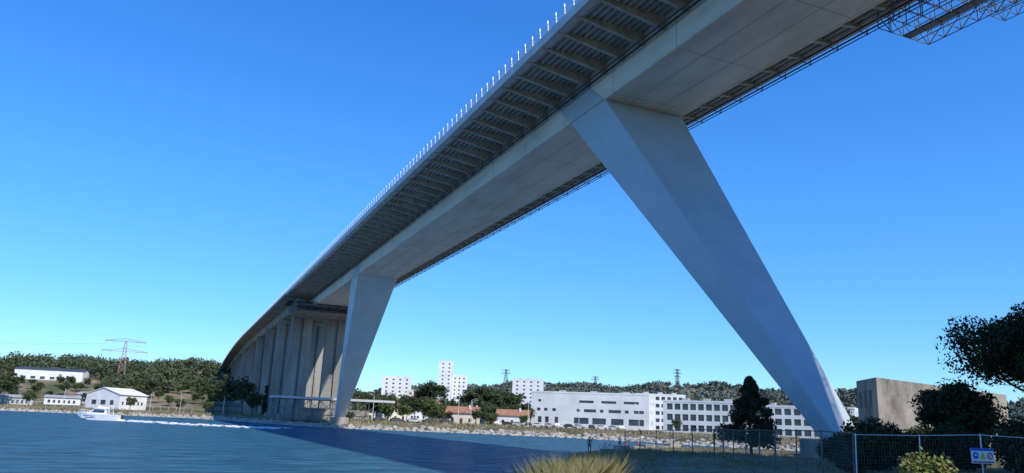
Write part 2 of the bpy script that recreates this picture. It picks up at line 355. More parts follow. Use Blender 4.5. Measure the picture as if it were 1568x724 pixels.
# ------------------------------------------------------------------ foliage
def leaves(C,R,n,size,rg,out=.8):
    K=len(C); C=np.repeat(C,n,0); R=np.repeat(R,n,0); n_=len(C)
    d=rg.normal(size=(n_,3)); d/=np.linalg.norm(d,axis=1,keepdims=True)
    rad=rg.random((n_,1))**.45
    P=C+d*rad*R
    nn=d*out+rg.normal(size=(n_,3))*.55; nn/=np.linalg.norm(nn,axis=1,keepdims=True)
    a_=np.cross(nn,rg.normal(size=(n_,3))); a_/=np.linalg.norm(a_,axis=1,keepdims=True)+1e-9
    b_=np.cross(nn,a_)
    s=size*(.55+.9*rg.random((n_,1)))
    a_*=s; b_*=s*.6
    V=np.stack([P-a_,P-b_*.9+a_*.1,P+a_,P+b_],1).reshape(-1,3)
    return V
def crown(kind,H,W,rg,dens=1,leaf=.3,nclump=26):
    if kind=='round':
        c=rg.normal(size=(nclump,3)); c/=np.linalg.norm(c,axis=1,keepdims=True); c*=rg.random((nclump,1))**.5
        c=c*[W*.36,W*.36,H*.27]+[0,0,H*.62]; R=np.ones((nclump,3))*W*.17*(.6+.8*rg.random((nclump,1)))*[1,1,.8]
    elif kind=='pine':
        c=rg.normal(size=(nclump,3)); c/=np.linalg.norm(c,axis=1,keepdims=True); c*=rg.random((nclump,1))**.5
        c=c*[W*.4,W*.4,H*.19]+[0,0,H*.76]; R=np.ones((nclump,3))*W*.14*(.6+.8*rg.random((nclump,1)))*[1,1,.6]
    elif kind=='umbrella':
        c=rg.normal(size=(nclump,3)); c/=np.linalg.norm(c,axis=1,keepdims=True); c*=rg.random((nclump,1))**.45
        c=c*[W*.44,W*.44,H*.24]+[0,0,H*.74]; R=np.ones((nclump,3))*W*.085*(.55+.9*rg.random((nclump,1)))*[1.1,1.1,.62]
    elif kind=='cone':
        tt=rg.random(nclump)**1.2; an=rg.random(nclump)*6.28; rr=W*.38*(1-tt)**.75*(.4+.7*rg.random(nclump))
        c=np.stack([rr*np.cos(an),rr*np.sin(an),H*(.2+.74*tt)],1); R=np.ones((nclump,3))*(W*.13*(1.15-.75*tt))[:,None]*[1,1,.75]
    elif kind=='cypress':
        tt=rg.random(nclump); an=rg.random(nclump)*6.28; rr=W*.2*(1-tt*.7)
        c=np.stack([rr*np.cos(an),rr*np.sin(an),H*(.1+.85*tt)],1); R=np.ones((nclump,3))*(W*.25*(1.1-.6*tt))[:,None]*[1,1,2]
    else:
        c=rg.normal(size=(nclump,3)); c/=np.linalg.norm(c,axis=1,keepdims=True); c*=rg.random((nclump,1))**.5
        c=c*[W*.38,W*.38,H*.38]+[0,0,H*.5]; c[:,2]=np.abs(c[:,2]); R=np.ones((nclump,3))*[W*.17,W*.17,H*.2]*(.6+.7*rg.random((nclump,1)))
    V=leaves(c,R,int(90*dens),leaf,rg)
    return c,V
def tree_mesh(name,kind,H,W,seed,leafmat,dens=1,leaf=.3,nclump=26,tr=.2):
    rg=np.random.default_rng(seed)
    c,V=crown(kind,H,W,rg,dens,leaf,nclump)
    m=MB().use(M['trunk'])
    if kind!='shrub':
        top=H*(.9 if kind in('cone','cypress') else .7); pts=[Vector((0,0,-.5))]
        for k in range(1,6): pts.append(Vector((rg.normal()*W*.02,rg.normal()*W*.02,top*k/5)))
        for k in range(5): m.tube(pts[k],pts[k+1],tr*(1-.16*k),tr*(1-.16*(k+1)),n=7)
        for q in c[::2]:
            k=max(.25,min(.9,(q[2]-H*.15)/top)); p=pts[min(5,int(k*5))]*1.0
            if kind in('pine','round','umbrella'): p=pts[min(4,2+int(rg.random()*3))]
            mid=(p+Vector(q))/2-Vector((0,0,.04*H)); m.tube(p,mid,tr*.4,tr*.25,n=5); m.tube(mid,Vector(q),tr*.25,tr*.08,n=5)
    else:
        for q in c[::2]: m.tube((0,0,-.2),q,tr*.3,tr*.1,n=5)
    tf=[f for f in m.f if len(f)==4]
    nv=len(m.v); F=np.arange(len(V)).reshape(-1,4)+nv
    Vt=np.vstack([np.array([tuple(v) for v in m.v]),V]); Ft=np.vstack([np.array(tf),F])
    mi=np.r_[np.zeros(len(tf)),np.ones(len(F))]
    return fastmesh(name,Vt,Ft,[M['trunk'],leafmat],mi)
def plant(name,me,x,y,s=1,rz=None,z=None,sz=None):
    ob=bpy.data.objects.new(name,me); ob.location=(x,y,(hz(x,y) if z is None else z)-.05)
    ob.rotation_euler=(0,0,random.random()*6.28 if rz is None else rz); ob.scale=(s,s,sz or s); return link(ob)

far_round=[tree_mesh('far_round%d'%k,'round',9,9,20+k,M['leafg'],.7,.36,30) for k in range(3)]
far_pine=[tree_mesh('far_pine%d'%k,'pine',11,10,30+k,M['leafp'],.7,.36,32) for k in range(3)]
far_dark=[tree_mesh('far_dark%d'%k,'round',11,9,40+k,M['leafp'],.7,.36,32) for k in range(2)]
far_cyp=tree_mesh('far_cyp','cypress',10,2.6,50,M['leafd'],.4,.35,18)
L=[ # name, mesh, az, D, scale
 ('broadleaf_tree',far_round[0],.320,247,1.05),('broadleaf_tree',far_round[1],.285,262,.75),('broadleaf_tree',far_round[2],.262,255,.75),
 ('pine_tree',far_pine[0],.392,400,1.7),('pine_tree',far_pine[1],.42,410,1.65),('pine_tree',far_pine[2],.445,420,1.55),('pine_tree',far_pine[0],.375,410,1.5),('pine_tree',far_pine[2],.408,400,1.6),('pine_tree',far_pine[1],.433,400,1.5),
 ('pine_tree',far_pine[1],.325,420,1.9),('pine_tree',far_pine[2],.31,430,1.6),('broadleaf_tree',far_dark[0],.27,400,1.2),('broadleaf_tree',far_dark[1],.25,380,1.2),('broadleaf_tree',far_round[1],.235,300,.9),
 ('broadleaf_tree',far_round[2],.345,300,.8),('broadleaf_tree',far_dark[0],.37,300,.8),('broadleaf_tree',far_dark[1],.40,285,.75),('broadleaf_tree',far_round[0],.458,290,.7),
 ('broadleaf_tree',far_dark[1],.30,300,.9),('cypress_tree',far_cyp,.352,270,.8),('cypress_tree',far_cyp,.41,262,.6),('broadleaf_tree',far_dark[0],.245,262,.7),('broadleaf_tree',far_round[1],.335,250,.55),
 ('broadleaf_tree',far_dark[1],.388,250,.5),('broadleaf_tree',far_round[2],.46,258,.5),('broadleaf_tree',far_dark[0],.40,252,.5),('broadleaf_tree',far_round[1],.413,256,.55),('broadleaf_tree',far_dark[1],.348,248,.4),
 ('broadleaf_tree',far_dark[0],.066,385,1.75),('broadleaf_tree',far_dark[1],.082,378,1.6),('broadleaf_tree',far_dark[0],.05,400,1.6),('cypress_tree',far_cyp,.108,330,1.25),('broadleaf_tree',far_dark[1],.095,350,1.0),
 ('broadleaf_tree',far_round[0],-.141,425,.95),('broadleaf_tree',far_round[2],-.04,408,.75),('broadleaf_tree',far_dark[0],-.17,430,1.7),('broadleaf_tree',far_round[1],.043,385,.7),
 ('broadleaf_tree',far_round[2],.012,430,.8),('broadleaf_tree',far_dark[1],-.075,490,.9),('broadleaf_tree',far_dark[0],-.11,500,.8),('pine_tree',far_pine[2],-.02,500,1.1),
 ('broadleaf_tree',far_dark[1],.72,210,.45),('broadleaf_tree',far_round[1],.84,180,.45),('broadleaf_tree',far_round[2],1.02,160,.8),('broadleaf_tree',far_dark[0],1.08,155,.8),('broadleaf_tree',far_round[0],1.13,150,.7),
 ('broadleaf_tree',far_round[0],.215,240,.4),
 ('pine_tree',far_pine[0],.99,300,1.3),('pine_tree',far_pine[1],.9,330,1.3)]
for nm,me,az,D,s in L: plant(nm,me,az*D,D,s)
for k in range(46):
    az=random.uniform(-.18,.045); D=random.uniform(455,535)
    plant('broadleaf_tree' if k%2 else 'pine_tree',(far_dark+far_pine+far_round)[k%8],az*D,D,random.uniform(.45,.8))
for k in range(60):
    az=random.uniform(.225,.475); D=random.uniform(272,400)
    plant('broadleaf_tree' if k%2 else 'pine_tree',(far_dark+far_pine+far_round)[k%8],az*D,D,random.uniform(.55,.95))

def forest(name,X,Y,sz,per,leaf,matl):
    rg=np.random.default_rng(3); n_=len(X); H=sz*(.7+.6*rg.random(n_)); zz=hgt(X,Y)
    C=np.repeat(np.stack([X,Y,zz+H*.5],1),3,0)+rg.normal(size=(n_*3,3))*np.repeat(H,3)[:,None]*[.2,.2,.14]
    R=np.repeat(H,3)[:,None]*[.3,.3,.34]*np.ones((n_*3,3))
    V=leaves(C,R,per,leaf,rg,1.1); F=np.arange(len(V)).reshape(-1,4)
    link(bpy.data.objects.new(name,fastmesh(name,V,F,[matl])))
n_=2400; X=rng.uniform(-330,95,n_);Y=rng.uniform(520,800,n_)
k=(~((X>28)&(X<66)&(Y<700)))&~((X>-130)&(X<-55)&(Y<575))&(Y>520+(X<-40)*35)
forest('pine_forest',X[k],Y[k],9,30,.85,M['forest'])
n_=700; X=rng.uniform(80,330,n_);Y=rng.uniform(470,760,n_); k=X<Y*.5
forest('distant_trees',X[k],Y[k],8,20,1.0,M['forest'])
n_=5200; th=np.radians(rng.uniform(12,62,n_)); rho=rng.uniform(1150,1750,n_)
k=rng.random(n_)<.25+.75*(np.sin(th*37)*np.sin(rho*.013)>-.35)
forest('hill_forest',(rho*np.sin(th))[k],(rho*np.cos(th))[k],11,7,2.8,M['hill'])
n_=450; th=np.radians(rng.uniform(22,56,n_)); rho=rng.uniform(420,900,n_)
forest('suburb_trees',rho*np.sin(th),rho*np.cos(th),7,12,1.3,M['forest'])

me=tree_mesh('young_pine','cone',6.4,5.4,61,M['leafd'],2.0,.12,75,.13); plant('young_pine_tree',me,41.5,48,1,.5)
me=tree_mesh('big_pine','umbrella',10.8,14.5,62,M['leafd'],3.6,.11,190,.3); plant('pine_tree',me,48.8,28,1,1.0,1.1)
me=tree_mesh('oak_shrub','round',6.0,6.2,63,M['leafd'],3.2,.12,60,.16)
plant('holm_oak_tree',me,44.5,33,.92,0)
me=tree_mesh('dark_shrub','shrub',3.0,4.6,64,M['leafd'],3.0,.11,46,.2)
plant('shrub',me,36.8,32.5,.95); plant('shrub',me,41,30.5,.9); plant('shrub',me,40.5,26,1.0); plant('shrub',me,33.5,31,.45); plant('shrub',me,51,41,.9); plant('shrub',me,44,26.0,1.1); plant('shrub',me,44.5,41,.75); plant('shrub',me,40.5,38.8,.6)
me=tree_mesh('yellow_bush','shrub',1.6,1.7,65,M['leafy'],2.6,.045,46,.08); plant('yellow_flowering_shrub',me,15.0,12.1,1.1)
me=tree_mesh('rear_tree','round',9,6,66,M['leafg'],1.5,.2,40,.2); plant('broadleaf_tree',me,80,60,1.05)

def tufts(name,P,H,nb,wd,matl,seed=1,spread=.28):
    rg=np.random.default_rng(seed); P=np.repeat(P,nb,0); n_=len(P)
    b0=P+np.c_[rg.normal(size=(n_,2))*spread,np.zeros(n_)]; h=H*(.45+.75*rg.random(n_))
    if name=='dry_grass': h*=.75+.35*np.sin(P[:,0]*2.3)*np.sin(P[:,1]*1.9)
    lean=rg.normal(size=(n_,2))*.32*h[:,None]; an=rg.random(n_)*3.14; w=np.c_[np.cos(an),np.sin(an),np.zeros(n_)]*wd
    tip=b0+np.c_[lean,h]
    mid=b0+np.c_[lean*.35,h*.55]
    V=np.stack([b0-w,b0+w,mid+w*.8,tip,mid-w*.8],1).reshape(-1,3)
    F=np.arange(len(V)).reshape(-1,5)
    link(bpy.data.objects.new(name,fastmesh(name,V,F,[matl])))
def pts(n,x0,x1,y0,y1,seed,dmin=.4,dmax=1e9):
    rg=np.random.default_rng(seed); X=rg.uniform(x0,x1,n);Y=rg.uniform(y0,y1,n); D,i_=shore(X,Y); k=(~i_)&(D>dmin)&(D<dmax)
    X=X[k];Y=Y[k]; return np.stack([X,Y,hgt(X,Y)],1)
P=pts(1300,8,17,17,29,11,.2,9); az=P[:,0]/P[:,1]; P=P[(az>.485)&(az<.60)]; tufts('dry_grass',P,1.38,70,.009,M['straw'],1,.2)
P=pts(2600,15,75,15,90,12,.6); tufts('grass_tufts',P,.22,22,.015,M['drygreen'],2,.3)
P=pts(7000,-110,240,90,460,13,7,26); tufts('bank_grass',P,.9,9,.12,M['drygreen'],3,1.0)
P=pts(6500,-110,240,90,460,14,1.5,16); tufts('bank_dry_grass',P,.7,9,.12,M['dry'],4,1.0)

import bmesh
bm=bmesh.new(); bmesh.ops.create_icosphere(bm,subdivisions=1,radius=1); iv=np.array([v.co[:] for v in bm.verts]); if_=np.array([[v.index for v in f.verts] for f in bm.faces]); bm.free()
def rocks(name,line,n,s0,s1,jit,seed):
    rg=np.random.default_rng(seed); line=np.array(line,float); seg=np.hypot(*np.diff(line,axis=0).T); cum=np.r_[0,np.cumsum(seg)]
    tt=rg.random(n)*cum[-1]; x=np.interp(tt,cum,line[:,0])+rg.normal(size=n)*jit; y=np.interp(tt,cum,line[:,1])+rg.normal(size=n)*jit
    z=np.maximum(hgt(x,y),-.2); s=rg.uniform(s0,s1,n)
    V=[];F=[]
    for k in range(n):
        v=iv*(1+.25*rg.normal(size=(len(iv),1)))*s[k]*[1.2,1,.65]; a=rg.random()*6.28; c_,s_=math.cos(a),math.sin(a)
        v=v@np.array([[c_,s_,0],[-s_,c_,0],[0,0,1]])+[x[k],y[k],z[k]+.1*s[k]]; F.append(if_+len(iv)*k); V.append(v)
    link(bpy.data.objects.new(name,fastmesh(name,np.vstack(V),np.vstack(F),[M['rock']])))
rocks('shoreline_rocks',near[3:12],420,.12,.5,.5,5)
rocks('far_shoreline_rocks',far[2:15],4200,.25,1.0,1.6,6)

# ------------------------------------------------------------------ buildings
def wall(m,p0,p1,z0,z1,rows,t):
    p0=Vector((*p0,0));p1=Vector((*p1,0)); L_=(p1-p0).length; ex=(p1-p0)/L_; ny=Vector((-ex.y,ex.x,0))
    def bx(a,b,za,zb):
        if b-a>1e-3 and zb-za>1e-3: m.obox(p0+ex*a+Vector((0,0,za)),ex*(b-a),ny*t,(0,0,zb-za))
    z=z0
    for za,zb,holes in sorted(rows):
        bx(0,L_,z,za); x=0
        for a,b in holes: bx(x,a,za,zb); x=b
        bx(x,L_,za,zb); z=zb
    bx(0,L_,z,z1)
def grid(L_,h,nf,nb,ww,wh,sill=1.0,m0=1.0,f0=0):
    rows=[];fh=h/nf; pitch=(L_-2*m0)/nb
    for f in range(f0,nf):
        z=f*fh+sill
        rows.append((z,min(z+wh,(f+1)*fh-.25),[(m0+pitch*(k+.5)-ww/2,m0+pitch*(k+.5)+ww/2) for k in range(nb)]))
    return rows
def building(name,x,y,rz,w,d,h,rowsF,rowsS=None,wm='white',t=.3,z=None,par=.5,roofstuff=True):
    e=empty(name,(x,y,(hz(x,y) if z is None else z)-.3),rz)
    m=MB().use(M[wm]); rowsS=rowsS or []
    wall(m,(0,0),(w,0),0,h,rowsF,t); wall(m,(w,d),(0,d),0,h,rowsF if len(rowsF) else [],t)
    wall(m,(w,t),(w,d-t),0,h,rowsS,t); wall(m,(0,d-t),(0,t),0,h,rowsS,t); m.obj('walls',e)
    m=MB().use(M['glass']); c=t-.08; m.box(c,w-c,c,d-c,.05,h-.05); m.obj('windows',e)
    m=MB().use(M['flat']); m.box(.32,w-.32,.32,d-.32,h-.3,h+.05); 
    m.use(M[wm]); 
    for q in((-.08,w+.08,-.08,.22),(-.08,w+.08,d-.22,d+.08)): m.box(q[0],q[1],q[2],q[3],h+.003,h+par)
    m.box(-.08,.22,.22,d-.22,h+.003,h+par); m.box(w-.22,w+.08,.22,d-.22,h+.003,h+par)
    if roofstuff:
        m.use(M['grey']); 
        for k in range(3): a=w*(.2+.28*k); m.box(a,a+2.4,d*.4,d*.4+2,h+.06,h+1.6)
    m.obj('roof',e); return e
rz=math.atan2(-32,38)
rows=[(2.0,4.4,[(3,4.6),(6,7.6),(10,11.5),(18,24),(25.5,31),(33,38),(40,46)]),(6.6,7.8,[(2.5,4),(5.5,7),(9,10.5),(19,20.5),(22,27),(28.5,30),(32,37),(38.5,40),(42,46)]),(10.2,11.2,[(3,4.2),(20,26),(29,35),(38,44)])]
building('white_office_building',136,289,rz,48,22,13.8,rows,[(2,4,[(4,6),(10,13)]),(6.6,8,[(4,6),(10,13)]),(10.2,11.4,[(4,6),(14,18)])],par=.7)
building('college_building',157,226,math.atan2(-18,16),26,16,10.6,grid(26,10.6,3,9,2.0,2.1,.9),grid(15,10.6,3,4,1.6,1.8),par=.6)
building('college_building',174,205,math.atan2(-22,17),34,16,9.6,grid(34,9.6,3,11,2.1,2.0,.8),grid(15,9.6,3,4,1.6,1.8),par=.6)
building('rear_white_building',205,318,math.atan2(-15,30),24,14,17,grid(24,17,5,8,1.8,1.7),[],par=.6)
def az_build(name,az,D,w,d,h,nf,nb,rz,ztop,wm='white',ww=1.6,wh=1.4):
    x=az*D; z=ztop-h
    return building(name,x-w/2,D,rz,w,d,h,grid(w,h,nf,nb,ww,wh),grid(d-.6,h,nf,max(2,int(nb*d/w)),ww,wh),wm=wm,z=z,par=1.0)
az_build('apartment_tower',.340,600,12,16,50,16,2,-.35,50,ww=1.3,wh=1.2)
az_build('apartment_tower',.360,600,13,16,44,14,3,-.35,39,ww=1.3,wh=1.2)
az_build('apartment_block',.272,600,23,14,34,11,4,-.3,35,ww=1.6,wh=1.2)
az_build('apartment_block',.462,560,24,14,36,12,4,-.5,37,ww=1.6,wh=1.2)
az_build('apartment_block',.30,520,14,12,24,8,3,-.3,22,wm='cream')
az_build('apartment_block',.655,430,22,12,20,6,8,-.7,20)
def house(x,y,rz,w,d,h,wm='cream',nf=2,rh=None,name='tiled_roof_house',roof='roof'):
    e=empty(name,(x,y,hz(x,y)-.3),rz); m=MB().use(M[wm]); t=.25
    nb=max(2,int(w/3.2)); rF=grid(w,h,nf,nb,1.1,1.3,1.0,.8)
    wall(m,(0,0),(w,0),0,h,rF,t);wall(m,(w,d),(0,d),0,h,rF,t)
    rS=grid(d-2*t,h,nf,2,1.1,1.3,1.0,.8); wall(m,(w,t),(w,d-t),0,h,rS,t);wall(m,(0,d-t),(0,t),0,h,rS,t)
    rh=rh or d*.22
    for xx in(0,w-t): m.prism([(.0,h+.002),(d,h+.002),(d/2,h+rh)],'x',xx,xx+t)
    m.obj('walls',e)
    m=MB().use(M['glass']);m.box(t-.08,w-t+.08,t-.08,d-t+.08,.05,h-.05);m.obj('windows',e)
    m=MB().use(M[roof]);o=.5; sl=rh/(d/2)
    for s_ in(0,1):
        ya,yb=(-o,d/2) if s_==0 else (d+o,d/2); za_=h-o*sl+.06; zb_=h+rh+.06
        m.hexa([(-.4,ya,za_),(w+.4,ya,za_),(w+.4,yb,zb_),(-.4,yb,zb_)],[(-.4,ya,za_+.22),(w+.4,ya,za_+.22),(w+.4,yb,zb_+.22),(-.4,yb,zb_+.22)])
    m.obj('roof',e)
    m=MB().use(M[wm]); m.box(w*.7,w*.7+.6,d*.3,d*.3+.6,h,h+rh+.9); m.obj('chimney',e)
    m=MB().use(M['trunk']); m.box(w*.5-.5,w*.5+.5,-.04,.1,.1,2.3); m.obj('door',e)
hs=[(.365,262,11,9,4.2,1,-.5),(.440,270,12,9,4.0,1,-.5),(.275,330,12,9,6,2,.1),
    (.38,360,13,9,6,2,-.2),(.30,400,14,9,6,2,-.2),(.24,360,12,9,6,2,-.2),(.32,470,14,10,7,2,0),(.47,420,14,10,7,2,-.4),(.265,470,14,10,7,2,.1)]
for k,(az,D,w,d,h,nf,rz) in enumerate(hs): house(az*D-w/2,D,rz,w,d,h,['cream','white','cream'][k%3],nf)
def hall(name,x,y,rz,w,d,h,rh,wm='white',roof='flat',zo=0):
    e=empty(name,(x,y,hz(x,y)-.5+zo),rz);m=MB().use(M[wm]);t=.3
    wall(m,(0,0),(w,0),-zo,h,[(1.2,2.8,[(w*.1+k*w*.14,w*.1+k*w*.14+w*.07) for k in range(6)])],t);wall(m,(w,d),(0,d),-zo,h,[],t)
    rs=[(.9,3.2,[(d*.15,d*.3),(d*.42,d*.58),(d*.7,d*.82)])]
    wall(m,(w,t),(w,d-t),-zo,h,rs,t);wall(m,(0,d-t),(0,t),-zo,h,rs,t)
    for xx in(0,w-t): m.prism([(0,h+.002),(d,h+.002),(d/2,h+rh)],'x',xx,xx+t)
    m.obj('walls',e);m=MB().use(M['glass']);m.box(t-.1,w-t+.1,t-.1,d-t+.1,.05,h-.1);m.obj('windows',e)
    m=MB().use(M[roof]);o=.6;sl=rh/(d/2)
    for ya,yb in((-o,d/2),(d+o,d/2)):
        za_=h-o*sl+.06;zb_=h+rh+.06
        m.hexa([(-.4,ya,za_),(w+.4,ya,za_),(w+.4,yb,zb_),(-.4,yb,zb_)],[(-.4,ya,za_+.25),(w+.4,ya,za_+.25),(w+.4,yb,zb_+.25),(-.4,yb,zb_+.25)])
    m.obj('roof',e)
hall('white_hall_building',-22,418,math.radians(50),18,20,6.0,3.0,roof='white',zo=1.5)
hall('white_warehouse',-90,560,-.1,38,22,7,1.5,roof='dark')
hall('grey_workshop',-45,470,-.15,24,12,5,1.2,wm='grey')
hall('grey_workshop',-58,455,0,16,10,4,1.0,wm='white',roof='flat')
hall('grey_workshop',-75,440,.1,14,10,4,1.0,wm='grey')
blk=empty('concrete_bunker_building')
m=MB().use(M['conc2'])
c0=(50.4,43.8);c1=(72,48);c2=(71,55);c3=(54.2,49.2)
m.hexa([(*c0,.5),(*c1,.5),(*c2,.5),(*c3,.5)],[(*c0,7.9),(*c1,7.7),(*c2,7.7),(*c3,8.0)])
m.obj('walls',blk,bevel=.06)
m=MB().use(M['dark']); 
d_=Vector((c0[0]-c3[0],c0[1]-c3[1],0)).normalized(); p=Vector((*c3,0)); nrm=Vector((d_.y,-d_.x,0))
for a in(.8,2.4,4.0): m.obox(p+d_*a+Vector((-.015,.01,5.7)),d_*.9,nrm*-.03,(0,0,1.3))
m.obj('vents',blk)

def fence(name,line,step,H,postm,mesh=True,r=.035,wr=.004,sp=.14):
    e=empty(name); mp_=MB().use(postm); mw=MB().use(M['wire'])
    for (ax_,ay_),(bx_,by_) in zip(line[:-1],line[1:]):
        L_=math.hypot(bx_-ax_,by_-ay_); n_=max(1,round(L_/step))
        for k in range(n_):
            p=Vector((ax_+(bx_-ax_)*k/n_,ay_+(by_-ay_)*k/n_,0)); q=Vector((ax_+(bx_-ax_)*(k+1)/n_,ay_+(by_-ay_)*(k+1)/n_,0))
            p.z=hz(p.x,p.y);q.z=hz(q.x,q.y)
            for c_ in((p,q) if k==n_-1 else (p,)): mp_.tube(c_-Vector((0,0,.3)),c_+Vector((random.uniform(-.05,.05),random.uniform(-.05,.05),H+.05)),r)
            for h in((H,.15) if mesh else(H,)): mp_.tube(p+Vector((0,0,h)),q+Vector((0,0,h)),r*.6,n=5)
            if mesh:
                w_=(q-p).length; kk=int(w_/sp)
                for j in range(1,kk): 
                    c_=p.lerp(q,j/kk); mw.tube(c_+Vector((0,0,.15)),c_+Vector((0,0,H)),wr,n=3,cap=False)
                for j in range(1,int((H-.15)/sp)): mw.tube(p+Vector((0,0,.15+j*sp)),q+Vector((0,0,.15+j*sp)),wr,n=3,cap=False)
    mp_.obj('posts_and_rails',e)
    if mw.v: mw.obj('wire_mesh',e)
    return e
fence('wire_fence',[(26.0,24.0),(31,34),(39.5,50),(42,67)],3.6,2.05,M['wiredark'],r=.045,wr=.0025)
fence('construction_fence',[(26.0,23.9),(35.5,22.5),(44,23)],3.4,2.0,M['post'],r=.028,wr=.002)
fence('bank_fence',[(-110,440),(-67,415),(-20,402),(10,385)],4,2.2,M['post'],mesh=False,r=.06)
sg=empty('safety_sign',(32.2,22.84,2.72),math.atan2(-1.4,9.5))
m=MB().use(M['signw']); m.box(-.6,.6,-.06,-.04,-.32,.32); 
m.use(M['blue']); m.box(-.6,.6,-.064,-.0605,.2,.32); m.disc((-.38,-.066,.0),.15,(1,0,0),(0,0,1)); 
m.use(M['yellow']); m.add([(-.17,-.066,-.14),(.17,-.066,-.14),(0,-.066,.15)],[(0,1,2)])
m.use(M['red']); m.disc((.38,-.066,0),.15,(1,0,0),(0,0,1)); m.box(-.55,.55,-.064,-.0605,-.29,-.23)
m.use(M['signw']); m.disc((.38,-.069,0),.1,(1,0,0),(0,0,1)); m.disc((-.38,-.069,.03),.05,(1,0,0),(0,0,1))
m.use(M['dark']); m.obox((.3,-.072,-.08),(.16,0,.14),(0,-.001,0),(-.02,0,.03)); m.box(-.012,.012,-.069,-.067,-.05,.07); m.box(-.012,.012,-.069,-.067,-.1,-.07)
m.obj('sign_board',sg)
e=empty('concrete_quay_blocks')
m=MB().use(M['conc2'])
for k in range(6):
    x=42.5+k*1.9;y=71.5+k*.4; zz=hz(x,y); m.obox((x,y,zz-.3),(1.7,.3,0),(-.2,1.0,0),(0,0,.3+.35+.1*(k%2)))
m.obj('blocks',e,bevel=.04)

def pylon(x,y,z,H,w,arms,matl,name='power_pylon',r=.25):
    e=empty(name); m=MB().use(matl); n_=8
    def ww(t): return w*(1-.8*t)
    for k in range(n_):
        t0,t1=k/n_,(k+1)/n_; a,b_=ww(t0)/2,ww(t1)/2; za,zb=z+H*t0,z+H*t1
        cs=[(-1,-1),(1,-1),(1,1),(-1,1)]
        for q in range(4):
            c,d=cs[q],cs[(q+1)%4]
            m.tube((x+c[0]*a,y+c[1]*a,za),(x+c[0]*b_,y+c[1]*b_,zb),r,n=4)
            m.tube((x+c[0]*a,y+c[1]*a,za),(x+d[0]*b_,y+d[1]*b_,zb),r*.6,n=4); m.tube((x+d[0]*a,y+d[1]*a,za),(x+c[0]*b_,y+c[1]*b_,zb),r*.6,n=4)
    for t,L_ in arms:
        zz=z+H*t; 
        for s_ in(-1,1):
            for q in range(6):
                f0,f1=q/6,(q+1)/6; h0,h1=1.8*(1-f0)+.3,1.8*(1-f1)+.3
                for dy in(-.6,.6):
                    m.tube((x+s_*L_*f0,y+dy,zz),(x+s_*L_*f1,y+dy,zz),r*.8,n=4); m.tube((x+s_*L_*f0,y+dy,zz+h0),(x+s_*L_*f1,y+dy,zz+h1),r*.8,n=4)
                    m.tube((x+s_*L_*f0,y+dy,zz),(x+s_*L_*f1,y+dy,zz+h1),r*.5,n=4)
            m.tube((x+s_*L_,y,zz),(x+s_*L_,y,zz-2.5),r*.6,n=4); m.tube((x+s_*L_*.6,y,zz),(x+s_*L_*.6,y,zz-2.5),r*.6,n=4)
    m.obj('lattice',e)
zb=hz(-31,560)
pylon(-31,560,zb,46-zb,5,[(.97,12),(.74,13.5)],M['orange'],r=.18)
m=MB().use(M['wiredark'])
for dx,z0 in((-12,43),(12,43),(-13.5,34.5),(13.5,34.5)):
    p=None
    for k in range(13):
        t=k/12; q=Vector((-31+dx-300*t,560+40*t,z0+10*t-22*4*t*(1-t)*.35))
        if p: m.tube(p,q,.05,n=3,cap=False)
        p=q
e=empty('power_lines'); m.obj('cables',e)
x,y=.722*1400,1400; pylon(x,y,hz(x,y),48,9,[(.95,8),(.8,10),(.65,8)],M['wiredark'],r=.4)
x,y=.575*1500,1500; pylon(x,y,hz(x,y),34,9,[(.95,8),(.8,10)],M['wiredark'],r=.3)
x,y=.43*1400,1400; pylon(x,y,hz(x,y),40,9,[(.95,8),(.8,10)],M['wiredark'],r=.3)
def lamp(x,y,H=8):
    e=empty('street_lamp',(x,y,hz(x,y)),random.random()*6); m=MB().use(M['post']); m.tube((0,0,-.2),(0,0,H),.11,.07); m.tube((0,0,H),(1.4,0,H+.5),.06,.05); m.obox((1.2,-.15,H+.42),(.8,0,.1),(0,.3,0),(0,0,.12)); m.obj('pole',e)
for x,y in((22,362),(-8,405),(-45,415),(-75,425),(5,398),(60,246),(85,235),(112,240),(125,228),(140,215),(100,262),(95,250)): lamp(x,y)

def car(x,y,rz,col):
    e=empty('parked_car',(x,y,hz(x,y)),rz); m=MB().use(col)
    body=[(-2.1,.35),(2.1,.35),(2.15,.75),(1.9,.9),(.9,1.0),(.35,1.42),(-1.2,1.45),(-1.9,1.0),(-2.15,.9)]
    m.prism(body,'y',-.85,.85); m.obj('body',e,bevel=.06)
    m=MB().use(M['glass']); g=[(.82,1.0),(.35,1.36),(-1.15,1.38),(-1.75,1.02)]
    m.prism(g,'y',-.856,-.851);m.prism(g,'y',.851,.856); m.add([(.92,-.7,1.01),(.92,.7,1.01),(.4,.65,1.41),(.4,-.65,1.41)],[(0,1,2,3)]); m.obj('windows',e)
    m=MB().use(M['dark'])
    for a in(-1.3,1.3):
        for b_ in(-.88,.68): m.tube((a,b_,.32),(a,b_+.2,.32),.32,n=14)
    m.obj('wheels',e)
cols=[M['white'],M['dark'],M['grey'],M['dark'],M['white'],M['grey']]
for k in range(13):
    t=k/12; car(108+33*t+random.uniform(-.5,.5),256-30*t,-.7+math.pi/2*(k%3==0),cols[k%6])
for k in range(5): car(60+5.5*k,236+.3*k,.05,cols[(k*2+1)%6])

